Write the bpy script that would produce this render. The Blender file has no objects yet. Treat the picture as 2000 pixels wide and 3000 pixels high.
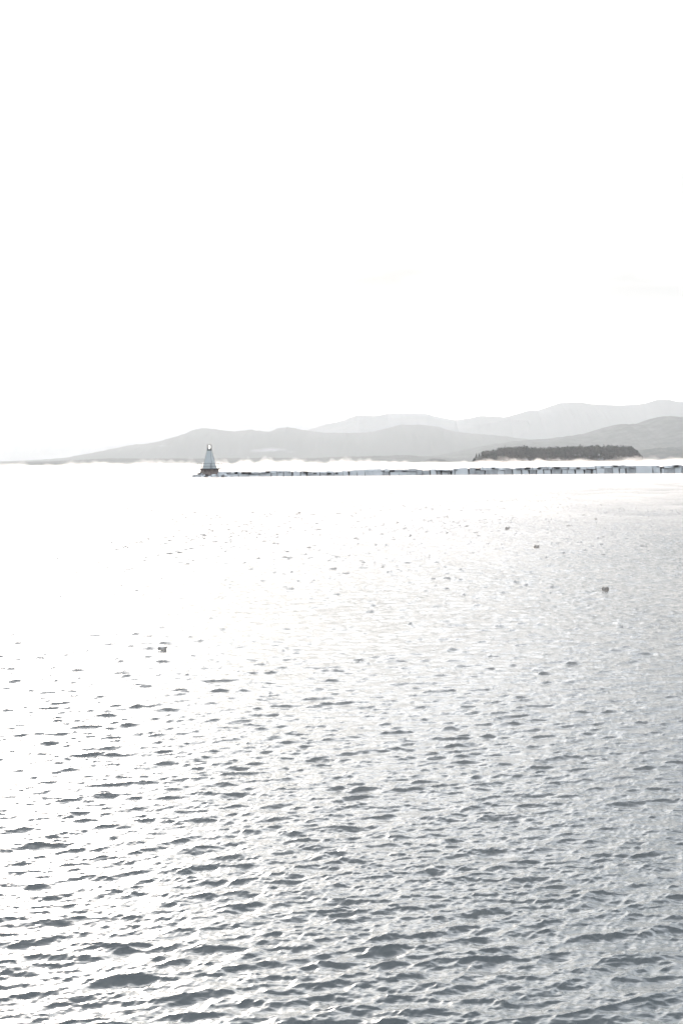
import bpy, bmesh, math, random
import numpy as np
from mathutils import Matrix, Vector

random.seed(7)
rng = np.random.default_rng(7)
scene = bpy.context.scene
R = math.radians

# ------------------------------------------------------------------ camera
CAM_H = 4.0
F = 4167.0                       # focal length in photograph pixels (50 mm, 36 mm tall frame of 3000 px)
cam_data = bpy.data.cameras.new('camera')
cam_data.sensor_fit = 'VERTICAL'
cam_data.sensor_height = 36.0
cam_data.sensor_width = 24.0
cam_data.lens = 50.0
cam_data.clip_start = 0.1
cam_data.clip_end = 120000.0
cam = bpy.data.objects.new('camera', cam_data)
scene.collection.objects.link(cam)
CAM_ROT = (Matrix.Rotation(R(90 - 1.945), 3, 'X') @ Matrix.Rotation(R(-0.43), 3, 'Z'))
cam.location = (0, 0, CAM_H)
cam.rotation_euler = CAM_ROT.to_euler()
scene.camera = cam

# ------------------------------------------------------------------ sky, sun, exposure
SUN_AZ = R(-12.0)                # from +Y towards +X
SUN_EL = R(14.0)
world = bpy.data.worlds.new('World')
scene.world = world
world.use_nodes = True
wn, wl = world.node_tree.nodes, world.node_tree.links
bg = wn['Background']
sky = wn.new('ShaderNodeTexSky')
sky.sky_type = 'NISHITA'
sky.sun_disc = False
sky.sun_elevation = SUN_EL
sky.sun_rotation = SUN_AZ
sky.altitude = 30
sky.air_density = 1.0
sky.dust_density = 1.0
sky.ozone_density = 1.2
SKY_STRENGTH = 0.12
# thin streaks of cloud and a clearer bluish gap, each where it stands in the sky (azimuth, elevation)
tc = wn.new('ShaderNodeTexCoord')
sep = wn.new('ShaderNodeSeparateXYZ')
wl.new(tc.outputs['Generated'], sep.inputs['Vector'])
def wmath(op, a, b=None, c=None):
    m = wn.new('ShaderNodeMath')
    m.operation = op
    for k, v in enumerate((a, b, c)):
        if v is None: continue
        if isinstance(v, (int, float)): m.inputs[k].default_value = v
        else: wl.new(v, m.inputs[k])
    return m.outputs[0]
az_s = wmath('ARCTAN2', sep.outputs['X'], sep.outputs['Y'])
el_s = wmath('ARCSINE', sep.outputs['Z'])
mp = wn.new('ShaderNodeMapping')
mp.inputs['Scale'].default_value = (9.0, 9.0, 70.0)
mp.inputs['Rotation'].default_value = (0, R(5), 0)
nz = wn.new('ShaderNodeTexNoise')
nz.inputs['Scale'].default_value = 1.7
nz.inputs['Detail'].default_value = 4
wl.new(tc.outputs['Generated'], mp.inputs['Vector'])
wl.new(mp.outputs['Vector'], nz.inputs['Vector'])
def sky_patch(src, az, el, w, h, tilt, col, noisy):
    """Multiply the sky by col inside a soft ellipse, broken up by noise."""
    du = wmath('SUBTRACT', az_s, R(az))
    dv = wmath('SUBTRACT', wmath('SUBTRACT', el_s, R(el)), wmath('MULTIPLY', du, tilt))
    du, dv = wmath('DIVIDE', du, R(w)), wmath('DIVIDE', dv, R(h))
    rr = wmath('SQRT', wmath('ADD', wmath('MULTIPLY', du, du), wmath('MULTIPLY', dv, dv)))
    if noisy:
        rr = wmath('ADD', rr, wmath('MULTIPLY', wmath('SUBTRACT', nz.outputs['Fac'], 0.5), noisy))
    mr = wn.new('ShaderNodeMapRange')
    mr.interpolation_type = 'SMOOTHSTEP'
    mr.inputs['From Min'].default_value = 1.0
    mr.inputs['From Max'].default_value = 0.15
    wl.new(rr, mr.inputs['Value'])
    x = wn.new('ShaderNodeMix')
    x.data_type = 'RGBA'
    x.blend_type = 'MULTIPLY'
    x.inputs['B'].default_value = (*col, 1)
    wl.new(mr.outputs['Result'], x.inputs['Factor'])
    wl.new(src, x.inputs['A'])
    return x.outputs['Result']
gm = wn.new('ShaderNodeGamma')                 # gamma evens the sky out, lower saturation pales it
gm.inputs['Gamma'].default_value = 0.36
hs = wn.new('ShaderNodeHueSaturation')
hs.inputs['Saturation'].default_value = 0.62
hs.inputs['Value'].default_value = 1.35
wl.new(sky.outputs['Color'], gm.inputs['Color'])
wl.new(gm.outputs['Color'], hs.inputs['Color'])
# brightness band added to the sky for the water to reflect, darkened overhead
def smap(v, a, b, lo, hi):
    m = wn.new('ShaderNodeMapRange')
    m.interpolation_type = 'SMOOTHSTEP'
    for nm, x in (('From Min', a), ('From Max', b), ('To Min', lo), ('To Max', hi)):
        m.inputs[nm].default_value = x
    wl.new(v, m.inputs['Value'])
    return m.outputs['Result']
added_band = wmath('MULTIPLY', smap(sep.outputs['Z'], 0.18, 0.39, 0.43, 3.0), smap(sep.outputs['Z'], 0.44, 0.74, 1.0, 0.22))
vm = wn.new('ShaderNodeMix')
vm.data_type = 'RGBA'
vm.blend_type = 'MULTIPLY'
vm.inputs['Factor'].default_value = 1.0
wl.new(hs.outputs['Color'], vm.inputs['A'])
wl.new(added_band, vm.inputs['B'])
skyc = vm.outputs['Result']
skyc = sky_patch(skyc, 1.6, 7.3, 4.8, 0.85, 0.10, (0.53, 0.535, 0.55), 1.0)
skyc = sky_patch(skyc, 11.5, 6.4, 5.5, 1.9, 0.0, (0.64, 0.64, 0.66), 1.0)
skyc = sky_patch(skyc, 12.5, 3.6, 4.5, 0.9, 0.0, (0.60, 0.58, 0.57), 1.0)
skyc = sky_patch(skyc, 17.0, 19.5, 12.0, 9.0, 0.0, (0.15, 0.17, 0.173), 0.10)
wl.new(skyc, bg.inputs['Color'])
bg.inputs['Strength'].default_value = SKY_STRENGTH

sun_data = bpy.data.lights.new('sun', 'SUN')
sun_data.energy = 3.0
sun_data.angle = R(0.5)
sun_data.color = (1.0, 0.89, 0.80)
sun = bpy.data.objects.new('sun', sun_data)
scene.collection.objects.link(sun)
sun_dir = Vector((math.sin(SUN_AZ) * math.cos(SUN_EL), math.cos(SUN_AZ) * math.cos(SUN_EL), math.sin(SUN_EL)))
sun.rotation_euler = sun_dir.to_track_quat('Z', 'Y').to_euler()
sun.location = sun_dir * 200

scene.view_settings.view_transform = 'Standard'
scene.view_settings.look = 'None'
scene.view_settings.exposure = 2.3
scene.view_settings.gamma = 1.0
cy = scene.cycles
cy.use_denoising = True
cy.max_bounces = 6
cy.diffuse_bounces = 2
cy.glossy_bounces = 3
cy.transmission_bounces = 4
cy.volume_bounces = 1
cy.transparent_max_bounces = 256
cy.sample_clamp_direct = 4.0
cy.sample_clamp_indirect = 8
cy.caustics_reflective = False
cy.caustics_refractive = False

# ------------------------------------------------------------------ helpers
def ray(px, py):
    """Direction in the world of a pixel of the 2000 x 3000 photograph."""
    return (CAM_ROT @ Vector(((px - 1000) / F, -(py - 1500) / F, -1.0))).normalized()

def on_water(px, py):
    d = ray(px, py)
    return Vector((0, 0, CAM_H)) + d * (CAM_H / -d.z)

def at_depth(px, py, Y):
    d = ray(px, py)
    return Vector((0, 0, CAM_H)) + d * (Y / d.y)

def link(o, parent=None):
    scene.collection.objects.link(o)
    if parent is not None:
        o.parent = parent
    return o

def tag(o, label=None, cat=None, group=None, kind=None):
    if label: o['label'] = label
    if cat: o['category'] = cat
    if group: o['group'] = group
    if kind: o['kind'] = kind
    return o

def empty(name, loc, rz=0.0):
    o = bpy.data.objects.new(name, None)
    o.location = loc
    o.rotation_euler = (0, 0, rz)
    o.empty_display_size = 0.2
    return link(o)

def obj_from_bm(name, bm, mat, parent=None, smooth=False):
    me = bpy.data.meshes.new(name)
    bm.normal_update()
    bm.to_mesh(me)
    bm.free()
    if smooth:
        me.polygons.foreach_set('use_smooth', [True] * len(me.polygons))
    me.materials.append(mat)
    return link(bpy.data.objects.new(name, me), parent)

def obj_from_np(name, verts, quads, mat, parent=None, smooth=False):
    me = bpy.data.meshes.new(name)
    verts = np.ascontiguousarray(verts, dtype=np.float32)
    quads = np.ascontiguousarray(quads, dtype=np.int32)
    n, k = quads.shape
    me.vertices.add(len(verts))
    me.vertices.foreach_set('co', verts.ravel())
    me.loops.add(n * k)
    me.loops.foreach_set('vertex_index', quads.ravel())
    me.polygons.add(n)
    me.polygons.foreach_set('loop_start', np.arange(0, n * k, k, dtype=np.int32))
    if smooth:
        me.polygons.foreach_set('use_smooth', np.ones(n, dtype=bool))
    me.update(calc_edges=True)
    me.materials.append(mat)
    return link(bpy.data.objects.new(name, me), parent)

def grid_quads(nr, nc, wrap=False):
    i = np.arange(nr - 1)[:, None] * nc
    cols = nc if wrap else nc - 1
    j = np.arange(cols)[None, :]
    j2 = (j + 1) % nc
    return np.stack([i + j, i + j2, i + nc + j2, i + nc + j], -1).reshape(-1, 4)

def add_tube(bm, a, b, r, seg=8, r2=None):
    a, b = Vector(a), Vector(b)
    r2 = r if r2 is None else r2
    d = (b - a).normalized()
    u = d.orthogonal().normalized()
    v = d.cross(u)
    ring = []
    for p, rr in ((a, r), (b, r2)):
        ring.append([bm.verts.new(p + (u * math.cos(2 * math.pi * k / seg) + v * math.sin(2 * math.pi * k / seg)) * rr)
                     for k in range(seg)])
    for k in range(seg):
        bm.faces.new((ring[0][k], ring[0][(k + 1) % seg], ring[1][(k + 1) % seg], ring[1][k]))
    bm.faces.new(ring[0][::-1])
    bm.faces.new(ring[1])

def add_lathe(bm, prof, seg, ang0=0.0, cap=True):
    """prof: (radius, z) from the bottom up."""
    rings = []
    for r, z in prof:
        rings.append([bm.verts.new((r * math.sin(ang0 + 2 * math.pi * k / seg), r * math.cos(ang0 + 2 * math.pi * k / seg), z))
                      for k in range(seg)])
    for a, b in zip(rings[:-1], rings[1:]):
        for k in range(seg):
            bm.faces.new((a[k], b[k], b[(k + 1) % seg], a[(k + 1) % seg]))
    if cap:
        bm.faces.new(rings[0])
        bm.faces.new(rings[-1][::-1])
    bmesh.ops.recalc_face_normals(bm, faces=bm.faces)

def vnoise(x, y, seed=0):
    """Smooth value noise in 0..1 on arrays."""
    xi, yi = np.floor(x).astype(np.int64), np.floor(y).astype(np.int64)
    fx, fy = x - xi, y - yi
    fx, fy = fx * fx * (3 - 2 * fx), fy * fy * (3 - 2 * fy)
    def h(a, b):
        n = (a * 374761393 + b * 668265263 + seed * 1442695041) & 0xffffffff
        n = ((n ^ (n >> 13)) * 1274126177) & 0xffffffff
        return ((n ^ (n >> 16)) & 0xffff) / 65535.0
    return (h(xi, yi) * (1 - fx) + h(xi + 1, yi) * fx) * (1 - fy) + (h(xi, yi + 1) * (1 - fx) + h(xi + 1, yi + 1) * fx) * fy

def fbm(x, y, seed=0, octv=4, gain=0.5):
    s, a, t = 0, 1.0, 0.0
    for k in range(octv):
        s = s + a * vnoise(x * 2 ** k + 13.7 * k, y * 2 ** k + 7.1 * k, seed + k)
        t += a
        a *= gain
    return s / t

# ------------------------------------------------------------------ materials
def material(name, col, rough=0.7, spec=0.3, metallic=0.0, noise=None, bump=None):
    """noise: (scale, second colour, contrast from, to [, z stretch]); bump: (scale, strength, distance)"""
    m = bpy.data.materials.new(name)
    m.use_nodes = True
    n, l = m.node_tree.nodes, m.node_tree.links
    b = n['Principled BSDF']
    b.inputs['Base Color'].default_value = (*col, 1)
    b.inputs['Roughness'].default_value = rough
    b.inputs['Specular IOR Level'].default_value = spec
    b.inputs['Metallic'].default_value = metallic
    co = n.new('ShaderNodeTexCoord')
    if noise:
        ma = n.new('ShaderNodeMapping')
        ma.inputs['Scale'].default_value = (1, 1, noise[4] if len(noise) > 4 else 1)
        t = n.new('ShaderNodeTexNoise')
        t.inputs['Scale'].default_value = noise[0]
        t.inputs['Detail'].default_value = 6
        t.inputs['Roughness'].default_value = 0.6
        r = n.new('ShaderNodeMapRange')
        r.inputs['From Min'].default_value = noise[2]
        r.inputs['From Max'].default_value = noise[3]
        x = n.new('ShaderNodeMix')
        x.data_type = 'RGBA'
        x.inputs['A'].default_value = (*col, 1)
        x.inputs['B'].default_value = (*noise[1], 1)
        l.new(co.outputs['Object'], ma.inputs['Vector'])
        l.new(ma.outputs['Vector'], t.inputs['Vector'])
        l.new(t.outputs['Fac'], r.inputs['Value'])
        l.new(r.outputs['Result'], x.inputs['Factor'])
        l.new(x.outputs['Result'], b.inputs['Base Color'])
    if bump:
        t2 = n.new('ShaderNodeTexNoise')
        t2.inputs['Scale'].default_value = bump[0]
        t2.inputs['Detail'].default_value = 6
        bp = n.new('ShaderNodeBump')
        bp.inputs['Strength'].default_value = bump[1]
        bp.inputs['Distance'].default_value = bump[2]
        l.new(co.outputs['Object'], t2.inputs['Vector'])
        l.new(t2.outputs['Fac'], bp.inputs['Height'])
        l.new(bp.outputs['Normal'], b.inputs['Normal'])
    return m

M = {}
M['stone'] = material('frosted_stone', (0.44, 0.45, 0.46), 0.75, 0.2, noise=(0.9, (0.6, 0.61, 0.62), 0.35, 0.65), bump=(4.0, 0.4, 0.05))
M['stone_b'] = material('pale_stone', (0.55, 0.56, 0.57), 0.75, 0.2, noise=(0.8, (0.6, 0.6, 0.61), 0.4, 0.7), bump=(4.0, 0.4, 0.05))
M['stone_c'] = material('weathered_stone', (0.28, 0.28, 0.29), 0.8, 0.2, noise=(1.0, (0.42, 0.43, 0.44), 0.4, 0.65), bump=(4.0, 0.5, 0.06))
M['core'] = material('wet_dark_stone', (0.035, 0.035, 0.038), 0.8, 0.1, noise=(2.0, (0.09, 0.085, 0.085), 0.4, 0.7))
M['snow'] = material('wind_packed_snow', (0.80, 0.82, 0.85), 0.6, 0.3)
M['foundation'] = material('brown_stained_concrete', (0.13, 0.105, 0.095), 0.85, 0.2, noise=(1.5, (0.24, 0.20, 0.18), 0.4, 0.7, 0.5), bump=(6, 0.3, 0.03))
M['tower'] = material('weathered_white_boards', (0.42, 0.45, 0.46), 0.6, 0.3, noise=(0.8, (0.42, 0.44, 0.44), 0.35, 0.7, 6.0))
M['trim'] = material('dark_painted_iron', (0.05, 0.055, 0.06), 0.5, 0.4)
M['rail'] = material('grey_galvanised_rail', (0.13, 0.13, 0.135), 0.5, 0.4, metallic=0.3)
M['float_dark'] = material('dark_wet_rubber', (0.045, 0.043, 0.042), 0.45, 0.4, noise=(14, (0.09, 0.085, 0.08), 0.4, 0.7), bump=(30, 0.3, 0.004))
M['float_pale'] = material('pale_plastic_band', (0.16, 0.16, 0.16), 0.5, 0.4, noise=(12, (0.11, 0.11, 0.11), 0.45, 0.75))
M['float_glare'] = material('glare_lightened_rubber', (0.13, 0.13, 0.13), 0.6, 0.3, noise=(14, (0.2, 0.2, 0.2), 0.4, 0.7))  # paler than the other floats: sun glare put into the colour
M['float_pale_glare'] = material('glare_lightened_band', (0.35, 0.35, 0.35), 0.6, 0.3)  # band colour lightened to paint in the same glare
M['twig'] = material('green_brown_stem', (0.05, 0.075, 0.045), 0.8, 0.2)
M['forest'] = material('winter_forest', (0.030, 0.036, 0.032), 1.0, 0.0, noise=(0.02, (0.055, 0.058, 0.055), 0.4, 0.65))
M['forest_snow'] = material('forest_with_snow_clearings', (0.032, 0.037, 0.034), 1.0, 0.0, noise=(0.0016, (0.14, 0.145, 0.155), 0.64, 0.78, 5.0))
M['mountain'] = material('distant_mountain_forest', (0.04, 0.045, 0.045), 1.0, 0.0, noise=(0.0008, (0.10, 0.105, 0.11), 0.5, 0.75))
M['needles'] = material('evergreen_needles', (0.036, 0.041, 0.038), 0.9, 0.0, noise=(0.15, (0.052, 0.056, 0.053), 0.4, 0.65))
M['bare'] = material('bare_winter_twigs', (0.050, 0.048, 0.047), 0.9, 0.0, noise=(0.15, (0.07, 0.068, 0.066), 0.4, 0.65))
M['bark'] = material('grey_bark', (0.07, 0.06, 0.05), 0.9, 0.1)
M['cliff'] = material('snowy_island_rock', (0.055, 0.052, 0.05), 0.85, 0.1, noise=(0.06, (0.25, 0.26, 0.28), 0.52, 0.62, 2.0))
lens = material('lit_lamp_lens', (0.8, 0.8, 0.78), 0.2, 0.5)
lens.node_tree.nodes['Principled BSDF'].inputs['Emission Color'].default_value = (1.0, 0.96, 0.86, 1)
lens.node_tree.nodes['Principled BSDF'].inputs['Emission Strength'].default_value = 0.6
M['lens'] = lens

# water: dielectric surface, dull grey green body colour, small ripples as bump
wm = bpy.data.materials.new('lake_water')
wm.use_nodes = True
n, l = wm.node_tree.nodes, wm.node_tree.links
wb = n['Principled BSDF']
wb.inputs['Base Color'].default_value = (0.070, 0.081, 0.086, 1)
wb.inputs['Roughness'].default_value = 0.15
wb.inputs['IOR'].default_value = 1.45
co = n.new('ShaderNodeTexCoord')
def ripples(scale, sx, sy, rz, detail):
    ma = n.new('ShaderNodeMapping')
    ma.inputs['Scale'].default_value = (sx, sy, 1)
    ma.inputs['Rotation'].default_value = (0, 0, rz)
    t = n.new('ShaderNodeTexNoise')
    t.inputs['Scale'].default_value = scale
    t.inputs['Detail'].default_value = detail
    t.inputs['Roughness'].default_value = 0.55
    l.new(co.outputs['Object'], ma.inputs['Vector'])
    l.new(ma.outputs['Vector'], t.inputs['Vector'])
    return t.outputs['Fac']
r1 = ripples(9.0, 0.45, 1.3, R(-34), 3)
bp1 = n.new('ShaderNodeBump')
bp1.inputs['Strength'].default_value = 1.0
bp1.inputs['Distance'].default_value = 0.010
l.new(r1, bp1.inputs['Height'])
l.new(bp1.outputs['Normal'], wb.inputs['Normal'])
M['water'] = wm

def volume_material(name, density, col, aniso):
    m = bpy.data.materials.new(name)
    m.use_nodes = True
    nn, ll = m.node_tree.nodes, m.node_tree.links
    nn.remove(nn['Principled BSDF'])
    v = nn.new('ShaderNodeVolumePrincipled')
    v.inputs['Color'].default_value = (*col, 1)
    v.inputs['Density'].default_value = density
    v.inputs['Anisotropy'].default_value = aniso
    ll.new(v.outputs['Volume'], nn['Material Output'].inputs['Volume'])
    return m
M['haze'] = volume_material('pale_air', 2.9e-5, (0.86, 0.925, 0.985), 0.30)
M['steam'] = volume_material('lake_steam', 0.027, (0.50, 0.50, 0.50), 0.3)
M['steam_far'] = volume_material('lake_steam_far', 0.0045, (0.54, 0.53, 0.52), 0.2)
M['wisp'] = volume_material('rising_steam', 0.0022, (0.80, 0.78, 0.76), 0.3)

# ------------------------------------------------------------------ water surface with real waves
def ocean_tile(L, N, lmin, lmax, lpeak, wind, seed, spread=2.0):
    """height, dx, dy of one periodic tile with unit rms slope"""
    g = np.random.default_rng(seed)
    k1 = np.fft.fftfreq(N, 1.0 / N) * 2 * np.pi / L
    kx, ky = np.meshgrid(k1, k1, indexing='xy')
    k = np.sqrt(kx ** 2 + ky ** 2)
    k[0, 0] = 1.0
    kp = 2 * np.pi / lpeak
    cosf = (kx * math.cos(wind) + ky * math.sin(wind)) / k
    S = k ** -3.85 * np.exp(-0.9 * (kp / k) ** 2) * (0.035 + np.abs(cosf) ** spread)
    lam = 2 * np.pi / k
    band = np.clip((lam - lmin) / (0.35 * lmin), 0, 1) * np.clip((lmax - lam) / (0.25 * lmax), 0, 1)
    S *= band ** 2
    S[0, 0] = 0
    A = np.sqrt(S) * (g.standard_normal((N, N)) + 1j * g.standard_normal((N, N)))
    h = np.fft.ifft2(A).real
    # real spectrum of the field just made, so the horizontal shift matches it
    H = np.fft.fft2(h)
    sx = np.fft.ifft2(1j * kx * H).real
    sy = np.fft.ifft2(1j * ky * H).real
    sc = 1.0 / math.sqrt((sx ** 2 + sy ** 2).mean())
    dx = np.fft.ifft2(1j * kx / k * H).real
    dy = np.fft.ifft2(1j * ky / k * H).real
    return [np.ascontiguousarray((a * sc).astype(np.float32)) for a in (h, dx, dy)]

def sample_tile(tile, L, x, y, ang):
    c, s = math.cos(ang), math.sin(ang)
    N = tile[0].shape[0]
    u = (c * x + s * y) / L * N
    v = (-s * x + c * y) / L * N
    ui, vi = np.floor(u).astype(np.int64), np.floor(v).astype(np.int64)
    fu, fv = (u - ui).astype(np.float32), (v - vi).astype(np.float32)
    u0, v0, u1, v1 = ui % N, vi % N, (ui + 1) % N, (vi + 1) % N
    out = [(t[v0, u0] * (1 - fu) + t[v0, u1] * fu) * (1 - fv) + (t[v1, u0] * (1 - fu) + t[v1, u1] * fu) * fv for t in tile]
    h, dx, dy = out
    return h, c * dx - s * dy, s * dx + c * dy

CREST = R(17)                                  # crests run right and away
WIND = CREST + math.pi / 2
tA = ocean_tile(17.3, 1024, 0.10, 1.6, 0.46, WIND, 1, 6.0)
tB = ocean_tile(29.0, 1024, 0.16, 4.0, 0.78, WIND - R(30), 2, 5.0)
tC = ocean_tile(7.1, 1024, 0.035, 0.15, 0.2, WIND, 3, 1.5)

def wave(x, y):
    r = np.sqrt(x * x + y * y)
    far = np.clip((420 - r) / 160, 0.0, 1) * 0.85 + 0.15
    far *= np.clip((4000 - r) / 3000, 0, 1)
    far *= 1 + 1.0 * np.clip((r - 16) / 50, 0, 1)       # the wind is freer away from the shore
    fine = np.clip((58 - r) / 34, 0, 1)
    gust = 0.72 + 0.56 * fbm(x / 6.0, y / 14.0, 5, 3)
    ha, ax, ay = sample_tile(tA, 17.3, x, y, 0.0)
    hb, bx, by = sample_tile(tB, 29.0, x, y, R(30))
    hc, cx, cyy = sample_tile(tC, 7.1, x, y, R(7))
    SA, SB, SC = 0.165, 0.06, 0.15
    wa, wb_, wc = SA * gust * far, SB * far, SC * gust * fine
    z = ha * wa + hb * wb_ + hc * wc
    Q = 1.1
    return Q * (ax * wa + bx * wb_ + cx * wc * 0.8), Q * (ay * wa + by * wb_ + cyy * wc * 0.8), z

def build_water():
    rr, r = [0.5, 1.5, 3.0, 4.5, 6.0, 7.0, 7.8], 8.2
    while r < 330:
        rr.append(r)
        r += min(max(r * r / (CAM_H * 1421 * 1.9), 0.018), 0.135)
    while r < 60000:
        rr.append(r)
        r *= 1.0 + min(0.0006 + (r - 330) / 60000, 0.08)
    rr = np.array(rr + [60000.0])
    fine = np.linspace(-16.0, 16.0, 1080)
    side = 16.0 + np.cumsum(np.concatenate([np.linspace(0.04, 0.13, 320), 0.14 * 1.10 ** np.arange(60)]))
    side = side[side < 176]
    az = np.concatenate([-side[::-1], fine, side, [180.0]])
    az = np.radians(az)
    Rr, A = np.meshgrid(rr, az, indexing='ij')
    x, y = Rr * np.sin(A), Rr * np.cos(A)
    V = np.empty((x.shape[0], x.shape[1], 3), np.float32)
    for i in range(0, x.shape[0], 200):
        xs, ys = x[i:i + 200], y[i:i + 200]
        dx, dy, z = wave(xs, ys)
        out = np.clip((R(58) - np.abs(A[i:i + 200])) / R(14), 0, 1)     # coarse columns behind the viewer carry no chop
        near = np.clip((Rr[i:i + 200] - 6) / 2, 0, 1)
        V[i:i + 200, :, 0] = xs + dx * out * near
        V[i:i + 200, :, 1] = ys + dy * out * near
        V[i:i + 200, :, 2] = z * out * near
    nr, nc = x.shape
    q = grid_quads(nr, nc, wrap=True)
    o = obj_from_np('water', V.reshape(-1, 3), q, M['water'], smooth=True)
    print('water verts', nr, nc, nr * nc)
    tag(o, kind='structure')
build_water()

# ------------------------------------------------------------------ hills and mountains
def ridge(name, pts, D, width, mat, seed, nu=260, nv=26, rough=0.04, fringe=0.0):
    P = [at_depth(px, py, D) for px, py in pts]
    xs, zs = np.array([p.x for p in P]), np.array([p.z for p in P])
    u = np.linspace(xs[0], xs[-1], nu)
    zp = np.interp(u, xs, zs)
    # soften the polyline
    kk = max(3, nu // 130) | 1
    zp = np.convolve(np.pad(zp, kk // 2, mode='edge'), np.ones(kk) / kk, mode='valid')
    v = np.linspace(-1, 1, nv)
    U, Vv = np.meshgrid(u, v, indexing='xy')
    prof = (1 - np.abs(Vv) ** 1.35)
    span = xs[-1] - xs[0]
    sc = width * 0.35
    nzv = fbm(U / sc, Vv * width / sc + 50, seed, 5)
    spur = 1 + (nzv - 0.5) * (0.12 if name == 'mountains' else 0.7) * np.abs(Vv) ** 0.6 * (prof > 0.02)
    Z = (zp[None, :] + 6) * np.clip(prof * spur, 0, 1.02) - 6
    Z += (fbm(U / (sc * 0.05), Vv * 20, seed + 9, 3) - 0.5) * fringe * (prof > 0.3)
    Y = D + Vv * width + (fbm(U / (sc * 1.5), Vv * 0.7, seed + 3, 3) - 0.5) * width * 0.5 * np.abs(Vv)
    # a ridge line away from depth D still has to reach its height in the view
    X = U * (Y / D) ** 0.0
    V3 = np.stack([X, Y, Z], -1).reshape(-1, 3)
    o = obj_from_np(name, V3, grid_quads(nv, nu), mat, smooth=True)
    tag(o, kind='structure')
    return o

near_ridge = [(-500, 1366), (-200, 1356), (0, 1351), (128, 1347), (217, 1339), (274, 1327), (383, 1306), (459, 1298), (510, 1282), (549, 1271),
              (568, 1262), (593, 1257), (638, 1260), (689, 1266), (733, 1261), (791, 1267), (810, 1258), (842, 1253), (880, 1260),
              (925, 1267), (1000, 1269), (1083, 1267), (1128, 1256), (1172, 1243.5), (1230, 1245), (1287, 1252), (1332, 1264.5),
              (1383, 1271), (1446, 1275), (1497, 1282), (1555, 1287), (1640, 1296), (1800, 1310), (2000, 1325), (2400, 1340)]
ridge('hills', near_ridge, 8500, 1200, M['forest_snow'], 11, nu=700, fringe=9)
right_ridge = [(1180, 1353), (1300, 1330), (1400, 1308), (1500, 1292), (1555, 1287.5), (1606, 1285), (1670, 1277), (1714, 1269), (1765, 1252), (1804, 1241.6),
               (1861, 1239), (1906, 1224), (1944, 1216), (2000, 1219), (2100, 1214), (2250, 1235), (2500, 1300)]
ridge('hills', right_ridge, 6600, 1100, M['forest'], 12, nu=420, fringe=9)
ridge('hills', [(1780, 1350), (1820, 1335), (1867, 1321), (1918, 1313), (2000, 1310.5), (2150, 1305), (2400, 1330), (2500, 1350)], 4800, 300, M['forest'], 13, nu=240, fringe=7)
ridge('hills', [(-400, 1364), (-100, 1360), (100, 1352), (223, 1348), (319, 1343), (450, 1344), (640, 1343), (765, 1341), (900, 1342), (1050, 1337), (1191, 1334), (1300, 1340), (1380, 1352), (1420, 1358)],
      5800, 350, M['forest'], 14, nu=500, fringe=7)
ridge('hills', [(1228, 1357), (1240, 1349), (1268, 1343), (1300, 1346), (1322, 1357)], 4200, 50, M['forest'], 15, nu=60, fringe=4)
far_right = [(870, 1275), (920, 1252), (960, 1240), (1000, 1231), (1045, 1213.5), (1096, 1217), (1140, 1210), (1242, 1210), (1281, 1220), (1332, 1230),
             (1383, 1221), (1408, 1215), (1478, 1221), (1549, 1200), (1574, 1200), (1638, 1178), (1689, 1176.5), (1733, 1183),
             (1810, 1186), (1880, 1181), (1925, 1168), (1963, 1170), (1982, 1175), (2000, 1173), (2150, 1185), (2400, 1230)]
ridge('mountains', far_right, 10300, 1000, M['mountain'], 16, nu=520, fringe=8)
ridge('mountains', [(300, 1300), (500, 1262), (638, 1241), (823, 1239), (880, 1232), (950, 1236), (1050, 1245), (1200, 1290)], 12300, 1300, M['mountain'], 21, nu=260, fringe=8)
far_left = [(-500, 1300), (-200, 1240), (0, 1223), (38, 1219), (83, 1233), (128, 1240), (153, 1228), (217, 1210), (268, 1212), (306, 1225), (415, 1225), (485, 1236),
            (542, 1249), (600, 1255), (800, 1290), (900, 1320)]
ridge('mountains', far_left, 13200, 1600, M['mountain'], 17, nu=360, fringe=8)
ridge('mountains', [(1250, 1320), (1330, 1275), (1383, 1253), (1434, 1237), (1491, 1226), (1542, 1232), (1587, 1250), (1638, 1272), (1750, 1320)], 10000, 500, M['mountain'], 18, nu=200, fringe=7)
ridge('mountains', [(-450, 1340), (-200, 1300), (0, 1306), (38, 1313), (102, 1335), (160, 1352)], 14500, 1100, M['mountain'], 19, nu=160, fringe=7)

# ------------------------------------------------------------------ wooded island
ISL_D = 2100.0
isl_top = [(1387, 1338), (1395, 1334), (1412, 1327), (1451, 1324), (1458, 1312), (1491, 1307), (1536, 1303), (1565, 1309), (1586, 1315),
           (1607, 1310), (1640, 1307), (1690, 1304), (1731, 1302), (1764, 1303), (1806, 1301), (1847, 1304.5), (1864, 1323), (1876, 1339), (1881, 1349)]
it = [at_depth(px, py - 6, ISL_D) for px, py in isl_top]
ix, iz = np.array([p.x for p in it]), np.array([p.z for p in it])
def island_ground(x, y):
    """Terrain height under the wood (arrays or floats)."""
    x = x * ISL_D / y
    top = np.interp(x, ix, iz)
    q = np.clip(1 - ((y - ISL_D - 20) / 65.0) ** 2, 0, 1) ** 0.5
    e = np.clip(np.minimum(x - (ix[0] - 8), (ix[-1] + 4) - x) / 12.0, 0, 1)
    return (np.clip(top * 0.60 - 1, 1.0, 99) * q * e) - 1.0
gu, gv = np.linspace(ix[0] - 10, ix[-1] + 22, 170), np.linspace(ISL_D - 58, ISL_D + 98, 40)
U, V = np.meshgrid(gu, gv, indexing='xy')
Z = island_ground(U, V) + (fbm(U / 14, V / 14, 31, 4) - 0.5) * 5
isl = obj_from_np('island', np.stack([U, V, Z], -1).reshape(-1, 3), grid_quads(40, 170), M['cliff'], smooth=False)
tag(isl, kind='structure')

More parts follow.
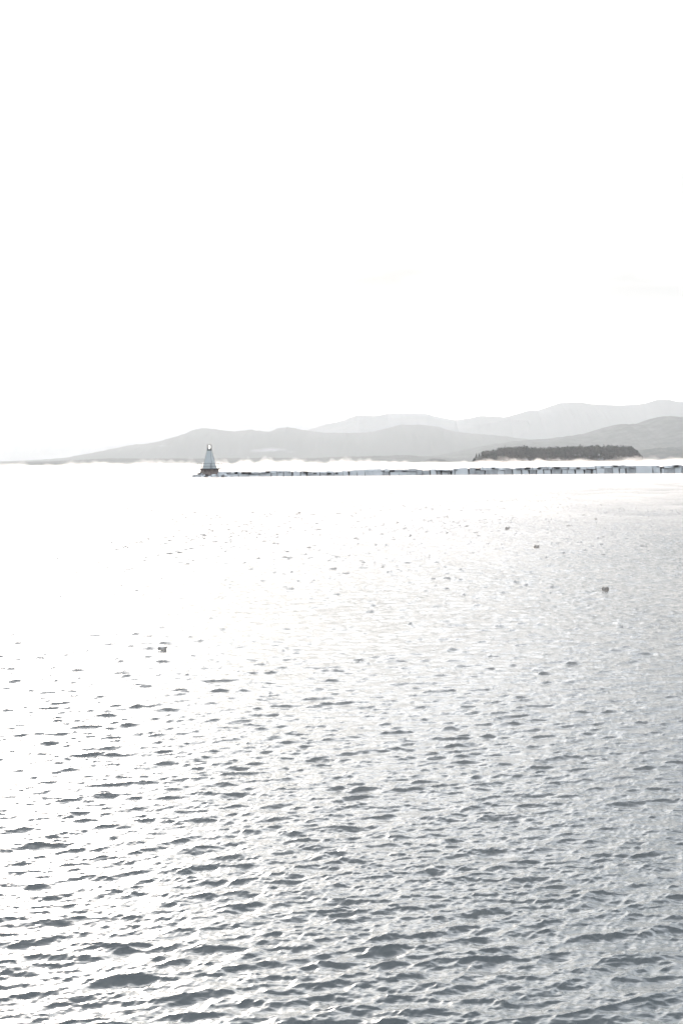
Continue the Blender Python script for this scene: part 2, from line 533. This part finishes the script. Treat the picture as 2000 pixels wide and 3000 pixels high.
def crown_faces(base, h, w, conifer, nleaf, g, size):
    """Leaf clumps through the volume of one crown, as loose triangles."""
    t = g.random(nleaf)
    th = g.random(nleaf) * 2 * np.pi
    if conifer:
        t = t ** 1.3
        rad = w * (1 - t) ** 0.9 * (0.35 + 0.65 * g.random(nleaf) ** 0.5) * (0.8 + 0.2 * np.sin(t * 28))
        zz = h * (0.10 + 0.90 * t)
    else:
        rad = w * np.sqrt(np.clip(1 - (2 * t - 1) ** 2, 0, 1)) * g.random(nleaf) ** 0.5
        zz = h * (0.22 + 0.78 * t)
    c = np.stack([base[0] + rad * np.cos(th), base[1] + rad * np.sin(th), base[2] + zz], -1)
    d = g.standard_normal((nleaf, 3, 3)) * size * np.array([1, 1, 0.8])
    return (c[:, None, :] + d).reshape(-1, 3)

g = np.random.default_rng(40)
tri_e, tri_b, trunk = [], [], bmesh.new()
ntree = 1500
for k in range(ntree):
    x0 = g.uniform(ix[0] + 13, ix[-1] - 2)
    y = ISL_D + g.uniform(-48, 60)
    x = x0 * y / ISL_D
    top = float(np.interp(x0, ix, iz)) * y / ISL_D
    gz = float(island_ground(x, y))
    if gz < 0.3:
        gz = 0.3
        if y > ISL_D + 30: continue
    h = min(g.uniform(7, 12), max(3.2, top - gz)) * g.uniform(0.82, 1.04)
    px_guess = np.interp(x, [ix[0], ix[-1]], [1387, 1881])
    conifer = g.random() < (0.6 if px_guess < 1450 else 0.2)
    P = crown_faces((x, y, gz), h, h * (0.24 if conifer else 0.33), conifer, 46, g, 1.0 if conifer else 0.75)
    (tri_e if conifer else tri_b).append(P)
    if y < ISL_D - 5:
        add_tube(trunk, (x, y, gz - 1), (x, y, gz + h * 0.7), 0.25, 5, 0.08)
for nm, tri, mt, lb in (('evergreen_wood', tri_e, M['needles'], None), ('bare_wood', tri_b, M['bare'], None)):
    P = np.concatenate(tri)
    o = obj_from_np(nm, P, np.arange(len(P)).reshape(-1, 3), mt)
    tag(o, kind='stuff')
tag(bpy.data.objects['evergreen_wood'], 'dark evergreen trees massed over the low wooded island', 'woodland')
tag(bpy.data.objects['bare_wood'], 'bare brownish trees mixed through the island wood', 'woodland')
o = obj_from_bm('tree_trunks', trunk, M['bark'])
tag(o, 'pale trunks along the near shore of the wooded island', 'woodland', kind='stuff')

def pine(px, ybase, ytop, Y, w, label):
    b = at_depth(px, ybase, Y)
    t = at_depth(px, ytop, Y)
    h = t.z - b.z
    root = empty('pine_tree', (b.x, b.y, b.z))
    tag(root, label, 'pine tree', 'pines at the left tip of the island')
    bm = bmesh.new()
    add_tube(bm, (0, 0, -1.0), (0, 0, h * 0.95), 0.3, 6, 0.05)
    obj_from_bm('trunk', bm, M['bark'], root)
    gg = np.random.default_rng(int(px))
    P = crown_faces((0, 0, 0), h, w, True, 260, gg, 0.6)
    obj_from_np('crown', P, np.arange(len(P)).reshape(-1, 3), M['needles'], root)
pine(1388, 1352, 1344, ISL_D - 30, 3.4, 'short low pine at the very left tip of the wooded island')
pine(1394, 1351, 1330, ISL_D - 22, 3.8, 'broad topped pine, second from the left tip of the island')
pine(1403, 1350, 1328.5, ISL_D - 22, 3.8, 'pointed pine standing alone just left of the island wood')
pine(1411, 1350, 1324.5, ISL_D - 20, 4.0, 'slim upright pine at the left edge of the island wood')

# ------------------------------------------------------------------ breakwater
BL, BR = on_water(600, 1398.5), on_water(2000, 1385.5)
def bw_point(px, dy=0.0):
    """Point on the waterline of the breakwater face in the view direction of column px."""
    d = ray(px, 1392.0)
    # intersect the vertical plane through BL, BR
    e = (BR - BL); e.z = 0
    nrm = Vector((-e.y, e.x, 0)).normalized()
    t = (BL - Vector((0, 0, 0))).dot(nrm) / Vector((d.x, d.y, 0)).dot(nrm)
    return Vector((d.x * t, d.y * t, 0)) + nrm * dy
E = (BR - BL); E.z = 0; E.normalize()
NB = Vector((-E.y, E.x, 0)).normalized()
if NB.y < 0: NB = -NB
def mpp(px):
    return bw_point(px).length / F          # metres per photograph pixel there
LINE = lambda px: 1398.5 + (px - 600) * (1385.5 - 1398.5) / 1400.0
top_prof = [(640, 1383), (700, 1384), (760, 1384), (790, 1381.5), (830, 1381), (880, 1382), (905, 1383), (940, 1383.5), (975, 1384), (1005, 1381),
            (1040, 1377.5), (1100, 1377), (1130, 1376), (1150, 1377), (1190, 1377), (1198, 1375), (1220, 1375), (1240, 1377), (1280, 1375.5),
            (1325, 1376.5), (1335, 1374), (1380, 1372), (1440, 1370), (1485, 1373), (1505, 1374), (1525, 1370.5), (1560, 1370), (1575, 1372),
            (1582, 1369), (1600, 1369), (1640, 1369), (1700, 1368.5), (1745, 1368), (1767, 1366), (1800, 1364.5), (1840, 1366), (1858, 1366.5),
            (1880, 1367), (1890, 1366), (1936, 1366.5), (1965, 1367), (1975, 1364.5), (2000, 1364.5), (2100, 1364), (2400, 1361)]
tpx, tpy = [p[0] for p in top_prof], [p[1] for p in top_prof]
def top_z(px):
    return (LINE(px) - float(np.interp(px, tpx, tpy)) + 1.2) * mpp(px)

bwr = empty('breakwater', BL)
tag(bwr, 'long low breakwater of stacked pale stone blocks with dark joints', 'breakwater')
RB = Matrix.Identity(3)
def to_local(p): return Vector(p) - BL

def block_bm(corners_front, depth, g):
    """A quarried block: four front corners (world), pushed back by depth, uneven and bevelled."""
    bm = bmesh.new()
    f = [Vector(c) for c in corners_front]
    front, back = [], []
    for c in f:
        j = Vector((g.normal() * 0.05, g.normal() * 0.05, g.normal() * 0.04))
        front.append(bm.verts.new(to_local(c + j)))
    for c in f:
        j = Vector((g.normal() * 0.12, g.normal() * 0.12, g.normal() * 0.07))
        back.append(bm.verts.new(to_local(c + NB * depth + j)))
    bm.faces.new(front)
    bm.faces.new(back[::-1])
    for k in range(4):
        k2 = (k + 1) % 4
        bm.faces.new((front[k2], front[k], back[k], back[k2]))
    bmesh.ops.recalc_face_normals(bm, faces=bm.faces)
    bmesh.ops.bevel(bm, geom=list(bm.edges), offset=0.09, segments=2, profile=0.6, affect='EDGES')
    bmesh.ops.subdivide_edges(bm, edges=[e for e in bm.edges if e.calc_length() > 0.9], cuts=2, use_grid_fill=True)
    for v in bm.verts:
        v.co += Vector((g.normal(), g.normal(), g.normal())) * 0.022
    return bm

joints = [640, 664, 699, 730, 762, 794, 812, 831, 856, 880, 900, 913, 938, 960, 979, 1003, 1023, 1046, 1069, 1095, 1118, 1141, 1168, 1191, 1220, 1238,
          1260, 1278, 1293, 1313, 1322, 1333, 1371, 1393, 1420, 1457, 1477, 1501, 1527, 1550, 1571, 1592, 1615, 1644, 1661, 1686, 1712, 1734,
          1745, 1768, 1793, 1813, 1834, 1861, 1887, 1912, 1936, 1944, 1975, 1996, 2022]
two_course = [(655, 705), (730, 765), (880, 905), (1069, 1135), (1141, 1200), (1196, 1225), (1405, 1480), (1515, 1835), (1936, 1975)]
gb = np.random.default_rng(50)
mats = [M['stone'], M['stone_b'], M['stone'], M['stone_c'], M['stone_c']]
nblock = 0
def put_block(p0, p1, z0a, z0b, z1a, z1b, lean0, lean1, push, depth, mat):
    global nblock
    a0, a1 = bw_point(p0), bw_point(p1)
    c = [a0 + Vector((0, 0, z0a)) + NB * push, a1 + Vector((0, 0, z0b)) + NB * push,
         bw_point(p1 + lean1) + Vector((0, 0, z1b)) + NB * (push + 0.25), bw_point(p0 + lean0) + Vector((0, 0, z1a)) + NB * (push + 0.25)]
    bm = block_bm(c, depth, gb)
    o = obj_from_bm('stone_block', bm, mat, bwr)
    nblock += 1
    return o
for p0, p1 in zip(joints[:-1], joints[1:]):
    mid = (p0 + p1) / 2
    two = any(a <= mid <= b for a, b in two_course)
    gap = gb.uniform(0.5, 1.7)
    jig = gb.normal() * 0.09
    ta, tb = top_z(p0 + 2) + jig + gb.normal() * 0.05, top_z(p1 - 2) + jig + gb.normal() * 0.05
    if two:
        s = gb.uniform(0.56, 0.66)
        ta, tb = ta * s, tb * s * gb.uniform(0.9, 1.1)
    put_block(p0 + gap, p1 - gap, -0.5, -0.5, ta, tb, gb.uniform(-2.5, 3.2), gb.uniform(-3.2, 2.5), gb.uniform(-0.3, 0.35), gb.uniform(1.6, 2.3),
              mats[gb.integers(len(mats))])
upper = [(642, 668), (669, 702), (731, 764), (782, 806), (882, 904), (1070, 1118), (1128, 1147), (1146, 1190), (1193, 1221), (1408, 1430), (1430, 1457), (1458, 1482),
         (1516, 1538), (1539, 1560), (1561, 1578), (1580, 1603), (1605, 1617), (1619, 1643), (1643, 1665), (1667, 1694), (1695, 1718),
         (1719, 1744), (1745, 1767), (1768, 1792), (1793, 1815), (1815, 1839), (1946, 1973)]
for p0, p1 in upper:
    zt0, zt1 = top_z(p0 + 2) + gb.normal() * 0.1, top_z(p1 - 2) + gb.normal() * 0.1
    zb = 0.60 * 0.5 * (zt0 + zt1)
    put_block(p0 + 0.7, p1 - 0.7, zb + 0.05, zb + 0.03 + gb.uniform(-0.05, 0.12), zt0, zt1, gb.uniform(-1.5, 2.5), gb.uniform(-2.5, 1.5), gb.uniform(0.05, 0.3), gb.uniform(1.4, 1.9),
              mats[gb.integers(len(mats))])
# riprap round the lighthouse: boulders, pale with frost
def boulder(px, zc, w, h, push, mat):
    c = bw_point(px) + NB * push + Vector((0, 0, zc))
    bm = bmesh.new()
    bmesh.ops.create_icosphere(bm, subdivisions=2, radius=1.0)
    for v in bm.verts:
        n = v.co.normalized()
        k = 1 + 0.16 * math.sin(n.x * 5 + px) + 0.14 * math.sin(n.y * 6 + 2 * px) + 0.05 * gb.normal()
        v.co = Vector((n.x * w * k, n.y * w * 0.8 * k, max(-0.8, min(0.75, n.z * k)) * h))
        v.co = to_local(v.co + c)
    obj_from_bm('boulder', bm, mat, bwr)
bl = []
for px in np.arange(561, 668, 7.5):
    bl.append((px, 0.12, 0.62, 0.42, -1.2 + gb.uniform(-.2, .2)))
for px in np.arange(571, 662, 9.0):
    bl.append((px, 0.62, 0.72, 0.42, 0.0 + gb.uniform(-.2, .2)))
for px in np.arange(586, 655, 9.0):
    bl.append((px, 1.08, 0.7, 0.36, 0.9))
for k, (px, zc, w, h, push) in enumerate(bl):
    m_ = (M['snow'], M['stone_c'], M['stone'], M['core'])[[0, 1, 2, 1, 0, 3, 1][k % 7]]
    boulder(px + gb.uniform(-1.5, 1.5), zc + gb.uniform(-.06, .06), w * gb.uniform(0.8, 1.25), h * gb.uniform(0.8, 1.15), push, m_)
for px in (672, 690, 712, 728, 741, 757, 771, 786, 822, 846, 868, 893, 921, 947, 962, 985) + tuple(gb.uniform(1000, 2000, 34)):
    boulder(px + gb.uniform(-3, 3), top_z(px) - gb.uniform(0.15, 0.5), gb.uniform(0.5, 1.0), gb.uniform(0.25, 0.42), gb.uniform(-0.3, 0.2), (M['stone_c'], M['core'], M['stone'])[int(gb.integers(3))])
# dark rubble filling behind the facing blocks, and the far run of the breakwater beyond the frame
bm = bmesh.new()
prevs = None
for px in np.arange(572, 2420, 6.0):
    zt = (top_z(px) if px > 655 else max(0.1, min(1.15, (px - 556) * 0.05))) - 0.28 + gb.normal() * 0.05
    a = bw_point(px) + NB * 0.55
    b = bw_point(px) + NB * 5.0
    sec = [bm.verts.new(to_local(a + Vector((0, 0, -0.8)))), bm.verts.new(to_local(a + NB * 0.4 + Vector((0, 0, zt)))),
           bm.verts.new(to_local(b - NB * 1.2 + Vector((0, 0, zt + gb.normal() * 0.1)))), bm.verts.new(to_local(b + NB * 1.0 + Vector((0, 0, -0.8))))]
    if prevs:
        for k in range(3):
            bm.faces.new((prevs[k], prevs[k + 1], sec[k + 1], sec[k]))
    else:
        bm.faces.new(sec)
    prevs = sec
bm.faces.new(prevs[::-1])
bmesh.ops.recalc_face_normals(bm, faces=bm.faces)
obj_from_bm('rubble_core', bm, M['core'], bwr)
bm = bmesh.new()
px = 2024
while px < 2400:
    w = gb.uniform(16, 34)
    b2 = block_bm([bw_point(px) - Vector((0, 0, .5)), bw_point(px + w - 2) - Vector((0, 0, .5)),
                   bw_point(px + w - 2) + Vector((0, 0, top_z(px + w))) + NB * .25, bw_point(px) + Vector((0, 0, top_z(px))) + NB * .25], 2.0, gb)
    tmp = bpy.data.meshes.new('tmp'); b2.to_mesh(tmp); b2.free(); bm.from_mesh(tmp); bpy.data.meshes.remove(tmp)
    px += w
tag(obj_from_bm('farther_blocks', bm, M['stone'], bwr), kind='stuff')
print('blocks', nblock)

# ------------------------------------------------------------------ lighthouse
LP = bw_point(617) + NB * 2.6
S = mpp(617)                                    # metres per photograph pixel
lh = empty('lighthouse', (LP.x, LP.y, 0))
tag(lh, 'small tapering white lighthouse with railed deck at the left end of the breakwater', 'lighthouse')
A10 = math.pi + R(-10)                          # octagon corner a little right of the side that faces the viewer
def Zp(y): return (1398.0 - y) * S
bm = bmesh.new()
yq = lambda z: 1290 + z / 9.8
add_lathe(bm, [(31 * S, Zp(1400)), (29 * S, Zp(yq(925))), (26.5 * S, Zp(yq(895))), (26 * S, Zp(yq(850))), (27.5 * S, Zp(yq(832))), (32 * S, Zp(yq(822)))], 8, A10)
obj_from_bm('foundation', bm, M['foundation'], lh)
bm = bmesh.new()
add_lathe(bm, [(33 * S, Zp(yq(824)) + .003), (35.5 * S, Zp(yq(818))), (35.5 * S, Zp(yq(806)))], 8, A10)
obj_from_bm('deck', bm, M['trim'], lh)
# tower: four boarded sides with slim corner boards
th = R(18.4)
def sq(a, z):
    h = a / 2
    pts = [(-h, -h), (h, -h), (h, h), (-h, h)]
    return [Vector((x * math.cos(-th) - y * math.sin(-th), x * math.sin(-th) + y * math.cos(-th), z)) for x, y in pts]
z0, z1 = Zp(yq(812)), Zp(yq(288))
a0, a1 = 30.7 * S, 9.6 * S
bm = bmesh.new()
NC = 22
rings = []
for i in range(NC):
    for e in (0, 1):
        t = (i + e) / NC
        rings.append([bm.verts.new(p) for p in sq(a0 + (a1 - a0) * t + (0.05 if e == 0 else 0.0), z0 + (z1 - z0) * t + (0.004 if e == 0 else 0))])
for p, q in zip(rings[:-1], rings[1:]):
    for k in range(4):
        bm.faces.new((p[k], p[(k + 1) % 4], q[(k + 1) % 4], q[k]))
bm.faces.new(rings[-1])
bmesh.ops.recalc_face_normals(bm, faces=bm.faces)
tw = obj_from_bm('tower', bm, M['tower'], lh)
bm = bmesh.new()
c0, c1 = sq(a0 + 0.06, z0), sq(a1 + 0.06, z1)
for p, q in zip(c0, c1):
    add_tube(bm, p, q, 0.07, 6, 0.05)
obj_from_bm('corner_board', bm, M['rail'], tw)
# cornice under the lantern
bm = bmesh.new()
add_lathe(bm, [(6.2 * S, Zp(yq(292))), (6.6 * S, Zp(yq(285))), (7.6 * S, Zp(yq(275))), (7.6 * S, Zp(yq(267)))], 12)
obj_from_bm('gallery', bm, M['trim'], lh)
# lantern cage, roof, lens
lan = empty('lantern', (0, 0, Zp(yq(267))))
lan.parent = lh
lh_h = (267 - 128) / 9.8 * S
bm = bmesh.new()
for k in range(8):
    a = A10 + k * math.pi / 4
    x, y = 6.0 * S * math.sin(a), 6.0 * S * math.cos(a)
    add_tube(bm, (x, y, 0), (x, y, lh_h), 0.085, 6)
obj_from_bm('cage', bm, M['trim'], lan)
bm = bmesh.new()
add_lathe(bm, [(6.3 * S, lh_h), (6.3 * S, lh_h + .5 * S), (5.0 * S, lh_h + 1.3 * S), (3 * S, lh_h + 1.9 * S), (0.6 * S, lh_h + 2.2 * S)], 16)
add_tube(bm, (0, 0, lh_h + 2.1 * S), (0, 0, lh_h + 3.2 * S), 0.04, 6)
obj_from_bm('roof', bm, M['trim'], lan)
bm = bmesh.new()
add_lathe(bm, [(1.6 * S, 3.2 * S), (2.7 * S, 4.6 * S), (3.1 * S, 8 * S), (3.0 * S, 11 * S), (1.8 * S, 13.2 * S), (.5 * S, 13.6 * S)], 20)
obj_from_bm('lens', bm, M['lens'], lan, smooth=True)
bm = bmesh.new()
add_lathe(bm, [(1.2 * S, 0), (1.2 * S, 2.4 * S), (2.2 * S, 2.6 * S), (2.2 * S, 3.2 * S)], 12)
obj_from_bm('lamp_pedestal', bm, M['trim'], lan)
# deck railing: eight posts, two rails
zr0, zr1, zrm = Zp(yq(812)), Zp(yq(660)), Zp(yq(742))
posts = []
for k in range(8):
    a = A10 + k * math.pi / 4
    posts.append((35.2 * S * math.sin(a), 35.2 * S * math.cos(a)))
for x, y in posts:
    bm = bmesh.new()
    add_tube(bm, (x, y, zr0 - 0.12), (x, y, zr1 + 0.05), 0.11, 6)
    add_tube(bm, (x * 0.90, y * 0.90, zr0 - 0.05), (x, y, zr0 - 0.02), 0.05, 6)
    obj_from_bm('railing_post', bm, M['rail'], lh)
for zz in (zrm, zr1):
    bm = bmesh.new()
    for k in range(8):
        (xa, ya), (xb, yb) = posts[k], posts[(k + 1) % 8]
        add_tube(bm, (xa, ya, zz), (xb, yb, zz), 0.065, 6)
    obj_from_bm('rail', bm, M['rail'], lh)

# ------------------------------------------------------------------ stems standing on the breakwater
def stem(name, px, y0, y1, px1, rad, label, cat, forks=()):
    b = bw_point(px) + NB * 1.2
    s = mpp(px)
    z0 = (LINE(px) - y0) * s - 0.15
    root = empty(name, (b.x, b.y, z0))
    tag(root, label, cat, 'stems standing up from the breakwater')
    top = E * ((px1 - px) * s) + Vector((0, 0, (y0 - y1) * s + 0.15))
    bm = bmesh.new()
    mid = top * 0.5 + E * 0.03
    add_tube(bm, (0, 0, 0), mid, rad, 6, rad * 0.85)
    add_tube(bm, mid, top, rad * 0.85, 6, rad * 0.6)
    for t, dx, dz in forks:
        p = top * t
        add_tube(bm, p, p + E * dx * s + Vector((0, 0, dz * s)), rad * 0.7, 5, rad * 0.4)
    obj_from_bm('stem', bm, M['twig'], root)
stem('plant_stem', 1135, 1376, 1367, 1135, 0.085, 'upright green stem, taller of the two side by side at mid breakwater', 'plant', ((0.55, -0.8, 1.5),))
stem('plant_stem', 1141, 1376, 1372, 1142.5, 0.085, 'short crooked stem just right of the upright green one', 'plant', ((0.9, 1.2, 0.3),))
stem('bare_twig', 1514, 1371, 1363.5, 1517, 0.05, 'thin bare twig leaning right above the breakwater, below the island', 'twig')
stem('bare_twig', 1528, 1370, 1362, 1525, 0.055, 'forked bare twig leaning left above the breakwater, below the island', 'twig', ((0.5, -1.0, 2.2), (0.7, 1.2, 1.0)))
stem('bare_twig', 1612, 1369, 1361, 1612, 0.05, 'single straight bare twig on the breakwater below the middle of the island', 'twig')
stem('bare_twig', 1036, 1378, 1375, 1034, 0.06, 'stubby twig at the step where the stone blocks grow taller', 'twig')

# ------------------------------------------------------------------ mooring floats
def mooring_float(px, py, wpx, hpx, rz, label, dark='float_dark', pale='float_pale'):
    p = on_water(px, py)
    s = p.length / F
    wpx = wpx / (abs(math.cos(rz)) if abs(rz) < R(30) else 1.0)
    w, h = wpx * s, hpx * s
    rad = h * 0.60
    hw = w / 2
    # ride on the wave surface just here
    gx, gy = np.meshgrid(np.linspace(-0.25, 0.25, 9) + p.x, np.linspace(-0.6, 0.2, 13) + p.y)
    wz = float(np.percentile(wave(gx, gy)[2], 80))
    root = empty('mooring_float', (p.x, p.y, max(0.0, wz)), rz)
    tag(root, label, 'mooring float', 'small floats moored on the open water')
    zc = h - rad + 0.01
    def drum(x0, x1, r0, name, mat, rim=True):
        bm = bmesh.new()
        n = 20
        prof = [(x0, r0 * 0.80), (x0 + 0.012, r0 * 0.97), (x0 + 0.03, r0), (x1 - 0.03, r0), (x1 - 0.012, r0 * 0.97), (x1, r0 * 0.80)] if rim else [(x0, r0), (x1, r0)]
        rings = []
        for xx, r in prof:
            rings.append([bm.verts.new((xx, r * math.cos(2 * math.pi * k / n), zc + r * math.sin(2 * math.pi * k / n))) for k in range(n)])
        for a, b in zip(rings[:-1], rings[1:]):
            for k in range(n):
                bm.faces.new((a[k], a[(k + 1) % n], b[(k + 1) % n], b[k]))
        bm.faces.new(rings[0][::-1]); bm.faces.new(rings[-1])
        bmesh.ops.recalc_face_normals(bm, faces=bm.faces)
        obj_from_bm(name, bm, mat, root)
    drum(-hw, -hw * 0.28, rad, 'end_cap', M[dark])
    drum(hw * 0.42, hw, rad, 'end_cap', M[dark])
    drum(-hw * 0.28 + 0.002, hw * 0.42 - 0.002, rad * 0.98, 'middle_band', M[pale], False)
    bm = bmesh.new()
    add_tube(bm, (hw * 0.9, 0, zc + rad * 0.7), (hw * 1.02, 0, zc + rad * 1.12), 0.009, 6)
    add_tube(bm, (hw * 1.02, 0, zc + rad * 1.12), (hw * 1.12, 0, zc + rad * 0.2), 0.009, 6)
    obj_from_bm('shackle', bm, M['rail'], root)
    return root
mooring_float(475, 1906, 26, 9.5, R(4), 'grey float with painted glare and pale middle band in the sun glitter at left', 'float_glare', 'float_pale_glare')
mooring_float(1772, 1733, 19, 12, R(-58), 'largest dark float, turned end on, nearest at right')
mooring_float(1570, 1606, 15, 7.5, R(8), 'dark float with pale band, middle one of the three in a row at right')
mooring_float(1485, 1551, 12, 6.5, R(-6), 'small dark float, farthest of the three in a row at right')
mooring_float(1744, 1523, 6, 4, R(20), 'tiny dark float far out near the right side of the frame')
mooring_float(877, 1504.5, 7, 3.6, R(-10), 'tiny dark float far out, right of the lighthouse')

# ------------------------------------------------------------------ air: steam on the lake, and haze
def steam(name, r0, r1, hfun, mat, nr, na, label, az=24):
    rr = np.geomspace(r0, r1, nr)
    aa = np.radians(np.linspace(-az, az, na))
    Rr, A = np.meshgrid(rr, aa, indexing='ij')
    x, y = Rr * np.sin(A), Rr * np.cos(A)
    e = np.clip(np.minimum(Rr / r0 - 1, 1 - Rr / r1) * 12, 0, 1)
    z = np.maximum(hfun(x, y, Rr) * e, 0.0)
    top = np.stack([x, y, z], -1).reshape(-1, 3)
    bot = np.stack([x, y, np.full_like(x, -1.5)], -1).reshape(-1, 3)
    n = nr * na
    q = grid_quads(nr, na)
    idx = np.arange(n).reshape(nr, na)
    border = np.concatenate([idx[0, :], idx[1:, -1], idx[-1, -2::-1], idx[-2:0:-1, 0]])
    nb = np.roll(border, -1)
    side = np.stack([border, border + n, nb + n, nb], -1)
    o = obj_from_np(name, np.concatenate([top, bot]), np.concatenate([q, q[:, ::-1] + n, side]), mat)
    tag(o, label, 'mist', kind='stuff')
    return o
def h_front(x, y, r):
    b = np.interp(r, [9, 20, 60, 140, 300, 450, 530], [0.25, 0.34, 0.40, 0.45, 0.45, 0.25, 0.2])
    return b * (0.45 + 1.1 * fbm(x / 5, y / 9, 71, 3))
def h_back(x, y, r):
    return np.interp(r, [500, 800, 1500, 2000], [0.8, 1.5, 2.2, 2.4]) * (0.8 + 0.4 * fbm(x / 60.0, y / 300.0, 73, 2))
def h_wisp(x, y, r):
    n1 = fbm(x / 10.0, y / 60.0, 72, 4)
    n2 = fbm(x / 70.0, y / 300.0, 74, 2)
    w = np.clip((n1 - 0.38) / 0.45, 0, 1) ** 1.6 * np.clip((n2 - 0.2) / 0.5, 0, 1)
    return np.interp(r, [500, 800, 1500, 2000], [0.8, 1.6, 3.0, 6.0]) + w * np.interp(r, [500, 1000, 2000], [0.4, 4.5, 14.0])
steam('lake_steam', 8.5, 500, h_front, M['steam'], 260, 300, 'thin steam in front of the breakwater, added over near water to imitate glare')  # real by the breakwater; layer over nearer water added to imitate glare
steam('lake_steam', 560, 2000, h_back, M['steam_far'], 120, 200, 'bank of steam lying on the water beyond the breakwater')
steam('steam_wisps', 640, 1980, h_wisp, M['wisp'], 160, 520, 'wisps of steam rising along the far shore and island')

bm = bmesh.new()
bmesh.ops.create_cube(bm, size=1.0)
for v in bm.verts:
    v.co = Vector((v.co.x * 140000, v.co.y * 140000, -10.0 if v.co.z < 0 else 780.0))
tag(obj_from_bm('haze', bm, M['haze']), 'pale winter haze over the whole lake', 'haze', kind='stuff')
